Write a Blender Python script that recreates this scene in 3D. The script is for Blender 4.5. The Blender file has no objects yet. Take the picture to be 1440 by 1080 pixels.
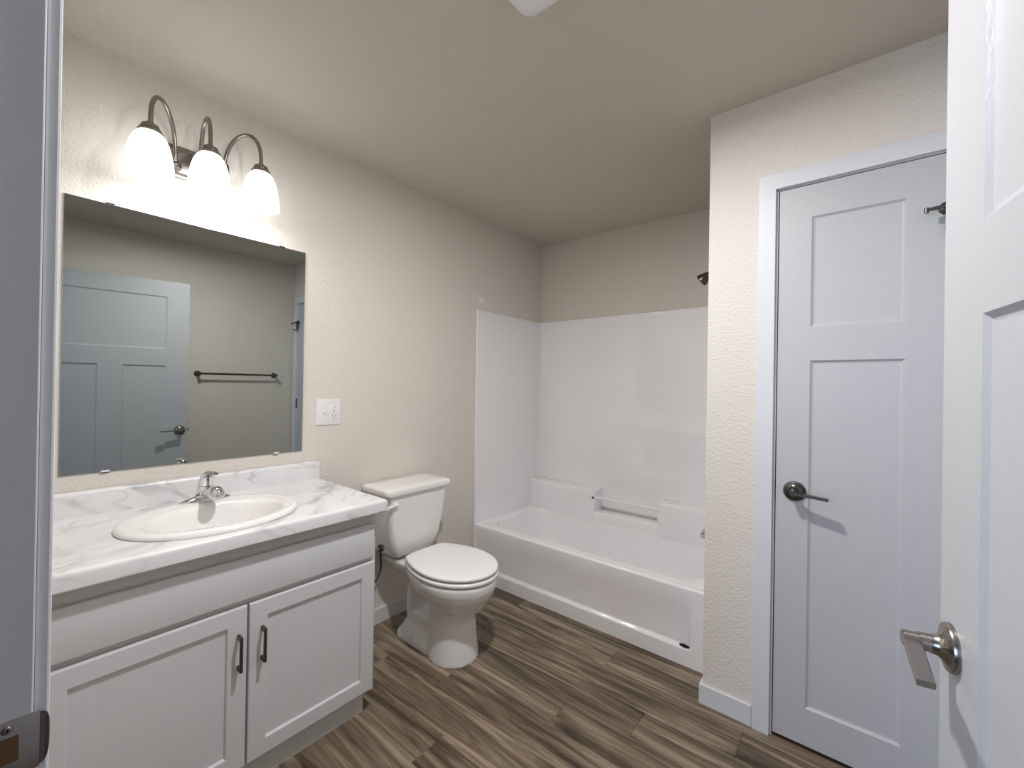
import bpy, bmesh, math, random
from mathutils import Vector, Matrix
PI = math.pi
C = bpy.context.scene.collection
sc = bpy.context.scene

# ---------------------------------------------------------------- camera
YAW, PITCH, ROLL, FPX = math.radians(39.2477), math.radians(.1813), math.radians(-.9372), 597.39
CAM = Vector((2.0186, 0, 1.3071))
fw = Vector((-math.sin(YAW)*math.cos(PITCH), math.cos(YAW)*math.cos(PITCH), math.sin(PITCH)))
rt = Vector((math.cos(YAW), math.sin(YAW), 0)); up = rt.cross(fw)
r2 = math.cos(ROLL)*rt - math.sin(ROLL)*up
u2 = math.sin(ROLL)*rt + math.cos(ROLL)*up
cd = bpy.data.cameras.new('camera'); cam = bpy.data.objects.new('camera', cd); C.objects.link(cam)
cd.sensor_width = 36; cd.lens = FPX/1440*36; cd.clip_start = .01
m = Matrix((r2, u2, -fw)).transposed().to_4x4(); m.translation = CAM
cam.matrix_world = m
sc.camera = cam

# ---------------------------------------------------------------- light and exposure
W = bpy.data.worlds.new('world'); sc.world = W; W.use_nodes = True
W.node_tree.nodes['Background'].inputs[0].default_value = (.62, .72, 1, 1)
W.node_tree.nodes['Background'].inputs[1].default_value = .02
sc.view_settings.view_transform = 'Standard'; sc.view_settings.look = 'None'
sc.view_settings.gamma = 1; sc.view_settings.use_curve_mapping = False
sc.view_settings.exposure = 0.85
LAMP_W = 0.95          # each bulb of the vanity light
LAMP_COL = (1, .965, .92)
SHADE_EMIT = 0.85
FAN_W = 15.0           # the light in the ceiling fan cover
FAN_COL = (1, .99, .995)
def area(name, loc, target, sx, sy, energy, col):
    l = bpy.data.lights.new(name, 'AREA'); l.shape = 'RECTANGLE'; l.size = sx; l.size_y = sy
    l.energy = energy; l.color = col
    o = bpy.data.objects.new(name, l); C.objects.link(o); o.location = loc
    o.rotation_euler = (Vector(target)-Vector(loc)).to_track_quat('-Z', 'Y').to_euler()
    return o
# daylight from the hallway window behind the open doorway
area('hallway_daylight', (.95, -3.0, 1.55), (1.75, 0.6, 1.2), 1.6, 1.6, 42, (.58, .72, 1))

# ---------------------------------------------------------------- materials
def mat(name, col, rough=.5, metal=0, spec=.5, coat=0):
    m = bpy.data.materials.new(name); m.use_nodes = True
    b = m.node_tree.nodes['Principled BSDF']
    b.inputs['Base Color'].default_value = (*col, 1); b.inputs['Roughness'].default_value = rough
    b.inputs['Metallic'].default_value = metal; b.inputs['Specular IOR Level'].default_value = spec
    b.inputs['Coat Weight'].default_value = coat
    return m
def nodes(m): return m.node_tree.nodes, m.node_tree.links, m.node_tree.nodes['Principled BSDF']
def add_bump(m, scale, dist, detail=2, strength=1, rough=.5, map_scale=(1, 1, 1)):
    n, l, b = nodes(m)
    tc = n.new('ShaderNodeTexCoord'); mp = n.new('ShaderNodeMapping'); mp.inputs['Scale'].default_value = map_scale
    t = n.new('ShaderNodeTexNoise'); t.inputs['Scale'].default_value = scale
    t.inputs['Detail'].default_value = detail; t.inputs['Roughness'].default_value = rough
    bp = n.new('ShaderNodeBump'); bp.inputs['Distance'].default_value = dist; bp.inputs['Strength'].default_value = strength
    l.new(tc.outputs['Object'], mp.inputs[0]); l.new(mp.outputs[0], t.inputs['Vector'])
    l.new(t.outputs['Fac'], bp.inputs['Height']); l.new(bp.outputs[0], b.inputs['Normal'])
M = {}
M['wall'] = mat('wall_paint', (.73, .685, .62), .62, spec=.3); add_bump(M['wall'], 105, .0028, 2)
M['ceiling'] = mat('ceiling_paint', (.62, .575, .50), .8, spec=.2); add_bump(M['ceiling'], 70, .0020, 3)
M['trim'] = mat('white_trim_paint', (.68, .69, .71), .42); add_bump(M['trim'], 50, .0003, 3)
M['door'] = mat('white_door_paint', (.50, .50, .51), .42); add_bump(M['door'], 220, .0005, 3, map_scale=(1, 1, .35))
M['cab'] = mat('cabinet_paint', (.64, .64, .655), .38); add_bump(M['cab'], 300, .0001)
M['cabside'] = mat('cabinet_frame_paint', (.62, .61, .58), .45)
M['porcelain'] = mat('porcelain', (.84, .83, .81), .12, coat=.3)
M['seat'] = mat('seat_plastic', (.87, .86, .85), .25)
M['acrylic'] = mat('tub_gelcoat', (.90, .89, .90), .10, coat=1); M['acrylic'].node_tree.nodes['Principled BSDF'].inputs['Coat Roughness'].default_value = .06; add_bump(M['acrylic'], 4, .003, 1)
M['chrome'] = mat('chrome', (.75, .75, .76), .1, 1)
M['nickel'] = mat('brushed_nickel', (.33, .30, .275), .27, 1)
M['darknickel'] = mat('dark_satin_nickel', (.13, .125, .12), .27, 1)
M['pull'] = mat('pull_metal', (.13, .115, .10), .35, 1)
M['plastic'] = mat('white_plastic', (.82, .81, .82), .3)
M['cover'] = mat('painted_cover', (.82, .79, .73), .5)
M['dark'] = mat('black_slot', (.01, .01, .01), .6)
M['rubber'] = mat('braided_hose', (.06, .055, .05), .4)
M['red'] = mat('red_dot', (.25, .01, .01), .4)
M['glasslight'] = mat('white_grille_plastic', (.88, .87, .90), .3)
M['closet'] = mat('closet_dark', (.05, .05, .05), .9)
M['brass'] = mat('strike_hole_wood', (.16, .09, .04), .8)
# mirror
M['mirror'] = mat('mirror_silver', (.42, .445, .425), .0, 1)
M['mirroredge'] = mat('mirror_edge', (.55, .62, .60), .2, .6)
# marble laminate
def marble():
    m = mat('marble_laminate', (.82, .82, .83), .3); n, l, b = nodes(m)
    tc = n.new('ShaderNodeTexCoord'); mp = n.new('ShaderNodeMapping')
    mp.inputs['Rotation'].default_value = (math.radians(28), 0, math.radians(-16)); mp.inputs['Scale'].default_value = (1, 1, 1)
    l.new(tc.outputs['Object'], mp.inputs[0])
    base = None
    dist = n.new('ShaderNodeTexNoise'); dist.inputs['Scale'].default_value = 4.5; dist.inputs['Detail'].default_value = 6
    l.new(mp.outputs[0], dist.inputs['Vector'])
    sub = n.new('ShaderNodeVectorMath'); sub.operation = 'SUBTRACT'; sub.inputs[1].default_value = (.5, .5, .5)
    l.new(dist.outputs['Color'], sub.inputs[0])
    scl = n.new('ShaderNodeVectorMath'); scl.operation = 'SCALE'; scl.inputs['Scale'].default_value = .16
    l.new(sub.outputs[0], scl.inputs[0])
    add = n.new('ShaderNodeVectorMath'); add.operation = 'ADD'
    l.new(mp.outputs[0], add.inputs[0]); l.new(scl.outputs[0], add.inputs[1])
    outs = []
    for sx, sy, w, st, off in ((8, 1.7, .030, .60, 0), (14, 3.0, .020, .48, 7.3)):
        mm = n.new('ShaderNodeMapping'); mm.inputs['Scale'].default_value = (sx, sy, sx); mm.inputs['Location'].default_value = (off, off, off)
        l.new(add.outputs[0], mm.inputs[0])
        t = n.new('ShaderNodeTexNoise'); t.inputs['Scale'].default_value = .55; t.inputs['Detail'].default_value = 2
        l.new(mm.outputs[0], t.inputs['Vector'])
        s = n.new('ShaderNodeMath'); s.operation = 'SUBTRACT'; s.inputs[1].default_value = .5
        a = n.new('ShaderNodeMath'); a.operation = 'ABSOLUTE'
        l.new(t.outputs['Fac'], s.inputs[0]); l.new(s.outputs[0], a.inputs[0])
        r = n.new('ShaderNodeMapRange'); r.inputs['From Min'].default_value = 0; r.inputs['From Max'].default_value = w
        r.inputs['To Min'].default_value = st; r.inputs['To Max'].default_value = 0
        l.new(a.outputs[0], r.inputs['Value'])
        # break the veins up
        bk = n.new('ShaderNodeTexNoise'); bk.inputs['Scale'].default_value = 5; l.new(mp.outputs[0], bk.inputs['Vector'])
        br = n.new('ShaderNodeMapRange'); br.inputs['From Min'].default_value = .42; br.inputs['From Max'].default_value = .62
        l.new(bk.outputs['Fac'], br.inputs['Value'])
        mu = n.new('ShaderNodeMath'); mu.operation = 'MULTIPLY'; l.new(r.outputs[0], mu.inputs[0]); l.new(br.outputs[0], mu.inputs[1])
        outs.append(mu)
    mx = n.new('ShaderNodeMath'); mx.operation = 'MAXIMUM'; l.new(outs[0].outputs[0], mx.inputs[0]); l.new(outs[1].outputs[0], mx.inputs[1])
    cl = n.new('ShaderNodeTexNoise'); cl.inputs['Scale'].default_value = 3; cl.inputs['Detail'].default_value = 3; l.new(add.outputs[0], cl.inputs['Vector'])
    cr = n.new('ShaderNodeMapRange'); cr.inputs['From Min'].default_value = .45; cr.inputs['From Max'].default_value = .75
    cr.inputs['To Max'].default_value = .18; l.new(cl.outputs['Fac'], cr.inputs['Value'])
    sm = n.new('ShaderNodeMath'); sm.operation = 'ADD'; sm.use_clamp = True; l.new(mx.outputs[0], sm.inputs[0]); l.new(cr.outputs[0], sm.inputs[1])
    mix = n.new('ShaderNodeMix'); mix.data_type = 'RGBA'
    mix.inputs['A'].default_value = (.76, .76, .77, 1); mix.inputs['B'].default_value = (.22, .22, .235, 1)
    l.new(sm.outputs[0], mix.inputs['Factor']); l.new(mix.outputs['Result'], b.inputs['Base Color'])
    return m
M['marble'] = marble()
# wood look plank
def planks():
    m = mat('wood_plank', (.2, .15, .1), .42, spec=.35); n, l, b = nodes(m)
    uv = n.new('ShaderNodeAttribute'); uv.attribute_name = 'plank_pos'       # metres along / across, shifted per plank
    rnd = n.new('ShaderNodeAttribute'); rnd.attribute_name = 'plank_tone'
    def noise(scale, sx, sy, detail, rough=.55, dist=0):
        mp = n.new('ShaderNodeMapping'); mp.inputs['Scale'].default_value = (sx, sy, 1); l.new(uv.outputs['Vector'], mp.inputs[0])
        t = n.new('ShaderNodeTexNoise'); t.inputs['Scale'].default_value = scale; t.inputs['Detail'].default_value = detail
        t.inputs['Roughness'].default_value = rough; t.inputs['Distortion'].default_value = dist
        l.new(mp.outputs[0], t.inputs['Vector']); return t
    a = noise(1, 1.1, 15, 6, .62, 1.3); c = noise(1, 4, 150, 4, .65, .4)
    ma = n.new('ShaderNodeMath'); ma.operation = 'MULTIPLY_ADD'; ma.inputs[1].default_value = .24
    l.new(c.outputs['Fac'], ma.inputs[0])
    sc_ = n.new('ShaderNodeMath'); sc_.operation = 'MULTIPLY'; sc_.inputs[1].default_value = .93; l.new(a.outputs['Fac'], sc_.inputs[0])
    l.new(sc_.outputs[0], ma.inputs[2])
    r2_ = n.new('ShaderNodeMath'); r2_.operation = 'MULTIPLY_ADD'; r2_.inputs[1].default_value = .02
    l.new(rnd.outputs['Fac'], r2_.inputs[0]); l.new(ma.outputs[0], r2_.inputs[2])
    ramp = n.new('ShaderNodeValToRGB'); l.new(r2_.outputs[0], ramp.inputs[0])
    e = ramp.color_ramp.elements
    e[0].position = .42; e[0].color = (.045, .031, .021, 1)
    e[1].position = .86; e[1].color = (.46, .375, .28, 1)
    for p, c_ in ((.53, (.105, .075, .050, 1)), (.62, (.190, .142, .100, 1)), (.72, (.33, .258, .19, 1))):
        x = e.new(p); x.color = c_
    l.new(ramp.outputs[0], b.inputs['Base Color'])
    bp = n.new('ShaderNodeBump'); bp.inputs['Distance'].default_value = .0006; l.new(c.outputs['Fac'], bp.inputs['Height']); l.new(bp.outputs[0], b.inputs['Normal'])
    return m
M['plank'] = planks()
M['groove'] = mat('plank_groove', (.02, .015, .012), .8)
# lit glass shade: frosted glass, glowing
def shade():
    m = bpy.data.materials.new('frosted_lit_glass'); m.use_nodes = True
    n, l = m.node_tree.nodes, m.node_tree.links; n.remove(n['Principled BSDF']); o = n['Material Output']
    tr = n.new('ShaderNodeBsdfTranslucent'); tr.inputs[0].default_value = (.85, .88, .92, 1)
    df = n.new('ShaderNodeBsdfDiffuse'); df.inputs[0].default_value = (.5, .52, .55, 1)
    em = n.new('ShaderNodeEmission'); em.inputs[0].default_value = (*LAMP_COL, 1); em.inputs[1].default_value = SHADE_EMIT
    gl = n.new('ShaderNodeBsdfGlossy'); gl.inputs['Roughness'].default_value = .2
    m1 = n.new('ShaderNodeMixShader'); m1.inputs[0].default_value = .5; l.new(tr.outputs[0], m1.inputs[1]); l.new(df.outputs[0], m1.inputs[2])
    m2 = n.new('ShaderNodeMixShader'); m2.inputs[0].default_value = .05; l.new(m1.outputs[0], m2.inputs[1]); l.new(gl.outputs[0], m2.inputs[2])
    a = n.new('ShaderNodeAddShader'); l.new(m2.outputs[0], a.inputs[0]); l.new(em.outputs[0], a.inputs[1]); l.new(a.outputs[0], o.inputs[0])
    return m
M['shade'] = shade()
def bulbm():
    m = bpy.data.materials.new('bulb_glow'); m.use_nodes = True
    n, l = m.node_tree.nodes, m.node_tree.links; n.remove(n['Principled BSDF'])
    em = n.new('ShaderNodeEmission'); em.inputs[0].default_value = (*LAMP_COL, 1); em.inputs[1].default_value = 4.5
    l.new(em.outputs[0], n['Material Output'].inputs[0]); return m
M['bulb'] = bulbm()
M['lens'] = bulbm(); M['lens'].name = 'lit_lens'
M['lens'].node_tree.nodes['Emission'].inputs[0].default_value = (*FAN_COL, 1); M['lens'].node_tree.nodes['Emission'].inputs[1].default_value = 4.5

# ---------------------------------------------------------------- mesh helpers
class MB:
    def __init__(s): s.v = []; s.f = []; s.mi = []
    def add(s, v, f, T=None, mi=0):
        o = len(s.v)
        s.v += [tuple(T @ Vector(p)) if T else tuple(p) for p in v]
        s.f += [tuple(i+o for i in q) for q in f]; s.mi += [mi]*len(f)
        return s
    def box(s, a, b, T=None, mi=0, bev=0, seg=2):
        if bev:
            bm = bmesh.new(); bmesh.ops.create_cube(bm, size=1)
            for v in bm.verts: v.co = Vector([(a[i]+b[i])/2 + v.co[i]*(b[i]-a[i]) for i in range(3)])
            bmesh.ops.bevel(bm, geom=bm.edges[:], offset=bev, segments=seg, profile=.5, affect='EDGES', clamp_overlap=True)
            bm.verts.index_update()
            s.add([v.co[:] for v in bm.verts], [[v.index for v in f.verts] for f in bm.faces], T, mi); bm.free(); return s
        x0, y0, z0 = a; x1, y1, z1 = b
        return s.add([(x0,y0,z0),(x1,y0,z0),(x1,y1,z0),(x0,y1,z0),(x0,y0,z1),(x1,y0,z1),(x1,y1,z1),(x0,y1,z1)],
              [(0,3,2,1),(4,5,6,7),(0,1,5,4),(1,2,6,5),(2,3,7,6),(3,0,4,7)], T, mi)
    def loft(s, rings, T=None, mi=0, cap0=True, cap1=True):
        n = len(rings[0]); v = [p for r in rings for p in r]; f = []
        for k in range(len(rings)-1):
            for i in range(n):
                j = (i+1) % n; f.append((k*n+i, k*n+j, (k+1)*n+j, (k+1)*n+i))
        if cap0: f.append(tuple(reversed(range(n))))
        if cap1: f.append(tuple((len(rings)-1)*n+i for i in range(n)))
        return s.add(v, f, T, mi)
    def lathe(s, prof, T=None, n=40, mi=0, cap0=True, cap1=True):   # prof (r, z) around local z
        return s.loft([[(r*math.cos(2*PI*i/n), r*math.sin(2*PI*i/n), z) for i in range(n)] for r, z in prof], T, mi, cap0, cap1)
    def tube(s, pts, rad, T=None, n=16, mi=0, caps=True, flat=None):
        pts = [Vector(p) for p in pts]; K = len(pts)
        rad = rad if isinstance(rad, (list, tuple)) else [rad]*K
        rings = []; ref = None
        for k in range(K):
            t = (pts[min(k+1, K-1)]-pts[max(k-1, 0)]).normalized()
            if ref is None:
                ref = Vector((0, 0, 1)) if abs(t.z) < .9 else Vector((0, 1, 0))
            a = (ref - t*ref.dot(t)).normalized(); b_ = t.cross(a); ref = a
            f = flat[k] if flat else 1
            rings.append([tuple(pts[k] + rad[k]*(math.cos(2*PI*i/n)*a*f + math.sin(2*PI*i/n)*b_)) for i in range(n)])
        return s.loft(rings, T, mi, caps, caps)
    def build(s, name, mats, parent=None, smooth=False, auto=None, bevel=None, T=None):
        me = bpy.data.meshes.new(name); me.from_pydata(s.v, [], s.f)
        mats = mats if isinstance(mats, (list, tuple)) else [mats]
        for x in mats: me.materials.append(M[x])
        for p, k in zip(me.polygons, s.mi): p.material_index = k
        bm = bmesh.new(); bm.from_mesh(me); bmesh.ops.recalc_face_normals(bm, faces=bm.faces); bm.to_mesh(me); bm.free()
        if smooth or auto:
            me.shade_smooth()
            if auto: me.set_sharp_from_angle(angle=math.radians(auto))
        o = bpy.data.objects.new(name, me); C.objects.link(o)
        if bevel:
            b = o.modifiers.new('bevel', 'BEVEL'); b.width = bevel; b.segments = 2; b.limit_method = 'ANGLE'; b.angle_limit = math.radians(40)
            b.harden_normals = False
        if parent:
            o.parent = parent; o.matrix_parent_inverse = Matrix.Translation(-parent.location)
        return o
def thing(name, label, cat, loc, group=None):
    o = bpy.data.objects.new(name, None); C.objects.link(o); o.location = loc; o.empty_display_size = .05
    o['label'] = label; o['category'] = cat
    if group: o['group'] = group
    return o
def tag(o, label, cat, group=None):
    o['label'] = label; o['category'] = cat
    if group: o['group'] = group
    return o
def struct(o, label=None, cat=None):
    o['kind'] = 'structure'
    if label: o['label'] = label
    if cat: o['category'] = cat
    return o
def sempty(name, loc, label, cat):
    o = bpy.data.objects.new(name, None); C.objects.link(o); o.location = loc; o.empty_display_size = .05
    return struct(o, label, cat)
def rr(cx, cy, hx, hy, r, z, K=6, S=6):          # rounded rectangle ring, ccw, 4*(K+S) points
    r = min(r, hx*.999, hy*.999); p = []
    cs = [(cx+hx-r, cy+hy-r, 0), (cx-hx+r, cy+hy-r, PI/2), (cx-hx+r, cy-hy+r, PI), (cx+hx-r, cy-hy+r, 1.5*PI)]
    for q in range(4):
        x, y, a0 = cs[q]
        arc = [(x+r*math.cos(a0+PI/2*k/K), y+r*math.sin(a0+PI/2*k/K)) for k in range(K+1)]
        nx, ny, na = cs[(q+1) % 4]; e = (nx+r*math.cos(na), ny+r*math.sin(na))
        p += arc; l = arc[-1]
        p += [(l[0]+(e[0]-l[0])*k/S, l[1]+(e[1]-l[1])*k/S) for k in range(1, S)]
    return [(x, y, z) for x, y in p]
def frame(o, x, y):                              # local x, y given in world; z = x cross y
    x = Vector(x).normalized(); y = Vector(y); y = (y-x*x.dot(y)).normalized(); z = x.cross(y)
    t = Matrix((x, y, z)).transposed().to_4x4(); t.translation = Vector(o); return t

# ---------------------------------------------------------------- room shell
H, YB, YC, XW, XR, YF = 2.44, 2.838, 1.884, 1.528, 2.327, .030
DX0, DX1 = 1.375, 2.318                           # entry opening
struct(MB().box((-.1, -.12, 0), (0, YB+.1, H)).build('wall_left', 'wall'))
struct(MB().box((0, YB, 0), (XR+.1, YB+.1, H)).build('wall_back', 'wall'))
struct(MB().box((XR, -.12, 0), (XR+.1, YB, H)).build('wall_right', 'wall'))
w = MB(); w.box((0, YF-.12, 0), (DX0-.019, YF, H)); w.box((DX0-.019, YF-.12, 2.095), (XR, YF, H))
struct(w.build('wall_front', 'wall'))
# closet / alcove partition: front with an opening, side towards the tub
w = MB()
w.box((XW, YC, 0), (1.757, YC+.10, H)); w.box((1.757, YC, 2.078), (2.257, YC+.10, H)); w.box((2.257, YC, 0), (XR, YC+.10, H))
w.box((XW, YC+.10, 0), (XW+.10, YB, H))
struct(w.build('wall_closet', 'wall'))
struct(MB().box((-.1, -.12, H), (XR+.1, YB+.1, H+.08)).build('ceiling', 'ceiling'))

# floor: planks along x
def build_floor():
    random.seed(5)
    v, f, mi, pos, tone = [], [], [], [], []
    def quadbox(x0, x1, y0, y1, z0, z1, k, off, t):
        o = len(v); b = .0022
        v.extend([(x0,y0,z0),(x1,y0,z0),(x1,y1,z0),(x0,y1,z0),(x0+b,y0+b,z1),(x1-b,y0+b,z1),(x1-b,y1-b,z1),(x0+b,y1-b,z1)])
        for q in ((4,5,6,7),(0,1,5,4),(1,2,6,5),(2,3,7,6),(3,0,4,7)):
            f.append(tuple(i+o for i in q)); mi.append(k)
        for i in range(8): p = v[o+i]; pos.append((p[0]+off[0], p[1]+off[1], 0)); tone.append(t)
    PW, L = .149, 1.22
    known = {-1: 1.104, -3: 1.366, -4: 1.100, -5: .605, -7: .835, -2: .47, -6: .28}
    for r in range(-14, 6):
        y0 = 1.976 + PW*r; y1 = y0+PW
        if y1 < -.12 or y0 > YB: continue
        e = known.get(r, random.random()*L); x = e - L*3
        while x < XR:
            a, b_ = max(x, -.0), min(x+L, XR)
            if b_ > a+.001:
                quadbox(a, b_, max(y0, -.5), min(y1, YB), -.002, 0, 0, (random.random()*40, random.random()*40), random.random())
            x += L
    o = len(v); v.extend([(0,-.5,-.0022),(XR,-.5,-.0022),(XR,YB,-.0022),(0,YB,-.0022),(0,-.5,-.05),(XR,-.5,-.05),(XR,YB,-.05),(0,YB,-.05)])
    for q in ((0,1,2,3),(4,7,6,5),(0,4,5,1),(1,5,6,2),(2,6,7,3),(3,7,4,0)): f.append(tuple(i+o for i in q)); mi.append(1)
    pos.extend([(0,0,0)]*8); tone.extend([0]*8)
    me = bpy.data.meshes.new('floor'); me.from_pydata(v, [], f)
    me.materials.append(M['plank']); me.materials.append(M['groove'])
    for p, k in zip(me.polygons, mi): p.material_index = k
    a = me.attributes.new('plank_pos', 'FLOAT_VECTOR', 'POINT'); a.data.foreach_set('vector', [c for p in pos for c in p])
    a = me.attributes.new('plank_tone', 'FLOAT', 'POINT'); a.data.foreach_set('value', tone)
    o = bpy.data.objects.new('floor', me); C.objects.link(o); struct(o)
build_floor()

# baseboards
BH = .083
def base(name, boxes):
    b = MB()
    for a, c in boxes: b.box(a, c)
    struct(b.build(name, 'trim', bevel=.003))
base('baseboard_left', [((0, .986, 0), (.012, 2.066, BH))])
b = MB(); prof = [(1.709, YC-.012), (1.516, YC-.012), (1.516, 2.066), (1.528, 2.066), (1.528, YC), (1.709, YC)]
b.add([(x, y, 0) for x, y in prof]+[(x, y, BH) for x, y in prof],
      [(0,1,4,5),(1,2,3,4),(6,11,10,7),(7,10,9,8)]+[(i, (i+1) % 6, 6+(i+1) % 6, 6+i) for i in range(6)])
struct(b.build('baseboard_closet', 'trim', bevel=.003))
base('baseboard_right', [((XR-.012, .18, 0), (XR, YC-.016, BH))])

# closet door frame and casing
tr = sempty('trim_1', (1.75, YC, 0), 'white square casing and jamb around the narrow closet door', 'door frame')
b = MB(); yc0, yc1 = YC-.015, YC
U = [(1.710, 0), (1.768, 0), (1.768, 2.066), (2.247, 2.066), (2.247, 0), (2.306, 0), (2.306, 2.126), (1.710, 2.126)]
b.add([(x, yc0, z) for x, z in U]+[(x, yc1, z) for x, z in U], [(0, 1, 2, 7), (2, 3, 6, 7), (3, 4, 5, 6), (8, 15, 10, 9), (10, 15, 14, 11), (11, 14, 13, 12)]+[(k, 8+k, 8+(k+1) % 8, (k+1) % 8) for k in range(8)])
b.build('casing', 'trim', tr, bevel=.002)
b = MB(); b.box((1.757, YC, 0), (1.7745, YC+.10, 2.062)); b.box((1.7745, YC, 2.0620), (2.2385, YC+.10, 2.078)); b.box((2.2385, YC, 0), (2.257, YC+.10, 2.062))
b.box((1.7745, YC+.050, 0), (1.7845, YC+.080, 2.0620)); b.box((2.2275, YC+.038, 0), (2.2385, YC+.068, 2.0605)); b.box((1.7865, YC+.038, 2.05), (2.2275, YC+.068, 2.0605))
b.build('jamb', 'trim', tr)
MB().box((1.7742, YC-.0005, .905), (1.7762, YC+.03, .962)).build('strike_plate', 'darknickel', tr)

# entry door frame: left jamb, casing with strike plate, header
tr = sempty('trim_2', (DX0, YF, 0), 'white entry door jamb and casing at the left edge of the view', 'door frame')
b = MB(); b.box((DX0-.019, YF-.115, 0), (DX0, YF+.0008, 2.076)); b.box((DX0, YF-.115, 2.076), (DX1, YF+.0008, 2.0945))
b.box((DX0, YF-.085, 0), (DX0+.011, YF-.048, 2.076)); b.box((DX0+.011, YF-.085, 2.065), (DX1, YF-.048, 2.076))
b.build('jamb', 'trim', tr, bevel=.0015)
b = MB(); b.box((DX0-.006-.057, YF+.001, 0), (DX0-.006, YF+.0125, 2.14)); b.box((DX0-.006, YF+.001, 2.082), (XR-.001, YF+.0125, 2.14))
b.build('casing', 'trim', tr, bevel=.0025)
# strike plate with curved lip
zc = .9405; st = MB(); n = 20; pl = []
def rrect(y0, y1, z0, z1, r):
    p = []
    for cx, cz, a0 in ((y1-r, z1-r, 0), (y0+r, z1-r, PI/2), (y0+r, z0+r, PI), (y1-r, z0+r, 1.5*PI)):
        p += [(cx+r*math.cos(a0+PI/2*k/5), cz+r*math.sin(a0+PI/2*k/5)) for k in range(6)]
    return p
st.box((DX0, YF-.045, zc-.0285), (DX0+.0016, YF+.0055, zc+.0285), bev=.0006)
rows = []
for k in range(9):
    t = k/8; ang = t*math.radians(78)
    y = YF+.0055+.0072*math.sin(ang)/math.sin(math.radians(78))*1.0; x = DX0+.0012-.008*(1-math.cos(ang))
    hz = .0265*math.sqrt(max(0, 1-(t*.99)**2))
    rows.append((x, y, hz))
v, f = [], []
for x, y, hz in rows:
    v += [(x, y, zc-hz), (x, y, zc+hz), (x-.0014, y-.0006, zc-hz), (x-.0014, y-.0006, zc+hz)]
for k in range(8):
    o = k*4; f += [(o, o+1, o+5, o+4), (o+2, o+6, o+7, o+3), (o, o+4, o+6, o+2), (o+1, o+3, o+7, o+5)]
f += [(0, 2, 3, 1), (32, 33, 35, 34)]
sp = st.build('strike_plate', 'nickel', tr, auto=35)
MB().add(v, f).build('curved_lip', 'darknickel', sp, auto=35)
MB().box((DX0+.0005, YF-.034, zc-.013), (DX0+.0019, YF-.0085, zc+.013), bev=.0003).build('latch_opening', 'brass', sp)
for s_ in (-1, 1):
    sw = MB().lathe([(0.0001, 0), (.0042, 0), (.0036, .001), (.0012, .0013), (.0001, .0004)], frame((DX0+.0016, YF-.0165, zc+s_*.0205), (0, 1, 0), (0, 0, 1)), 20).build('screw', 'nickel', sp, smooth=True)
    b = MB()
    T = frame((DX0+.0016, YF-.0165, zc+s_*.0205), (0, 1, 0), (0, 0, 1))
    b.box((-.0020, -.0005, .0006), (.0020, .0005, .0015), T); b.box((-.0005, -.0020, .0006), (.0005, .0020, .0015), T)
    b.build('screw_recess', 'dark', sp)

# ---------------------------------------------------------------- doors
def panel_door(T, w, z0, z1, th, rows, name, matn, side=.013, dep=.008):
    """rows: (za, zb, [(xa, xb, is_panel) ...]) in local x / z; local y- is the face, slab goes to y+th"""
    b = MB()
    for sy, yy, d in ((1, 0, dep), (-1, th, -dep)):
        for za, zb, cells in rows:
            for xa, xb, pnl in cells:
                o = [(xa, yy, za), (xb, yy, za), (xb, yy, zb), (xa, yy, zb)]
                if not pnl: b.add(o, [(0, 1, 2, 3)], T); continue
                s1 = side*.55; s2 = side
                r1 = [(xa+s1, yy+d*.85, za+s1), (xb-s1, yy+d*.85, za+s1), (xb-s1, yy+d*.85, zb-s1), (xa+s1, yy+d*.85, zb-s1)]
                r2_ = [(xa+s2, yy+d, za+s2), (xb-s2, yy+d, za+s2), (xb-s2, yy+d, zb-s2), (xa+s2, yy+d, zb-s2)]
                b.add(o+r1+r2_, [(i, (i+1) % 4, 4+(i+1) % 4, 4+i) for i in range(4)]+[(4+i, 4+(i+1) % 4, 8+(i+1) % 4, 8+i) for i in range(4)]+[(8, 9, 10, 11)], T)
    a = [(0, 0, z0), (w, 0, z0), (w, 0, z1), (0, 0, z1), (0, th, z0), (w, th, z0), (w, th, z1), (0, th, z1)]
    b.add(a, [(0, 1, 5, 4), (2, 3, 7, 6), (1, 2, 6, 5), (0, 4, 7, 3)], T)
    return b.build(name, matn)
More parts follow.
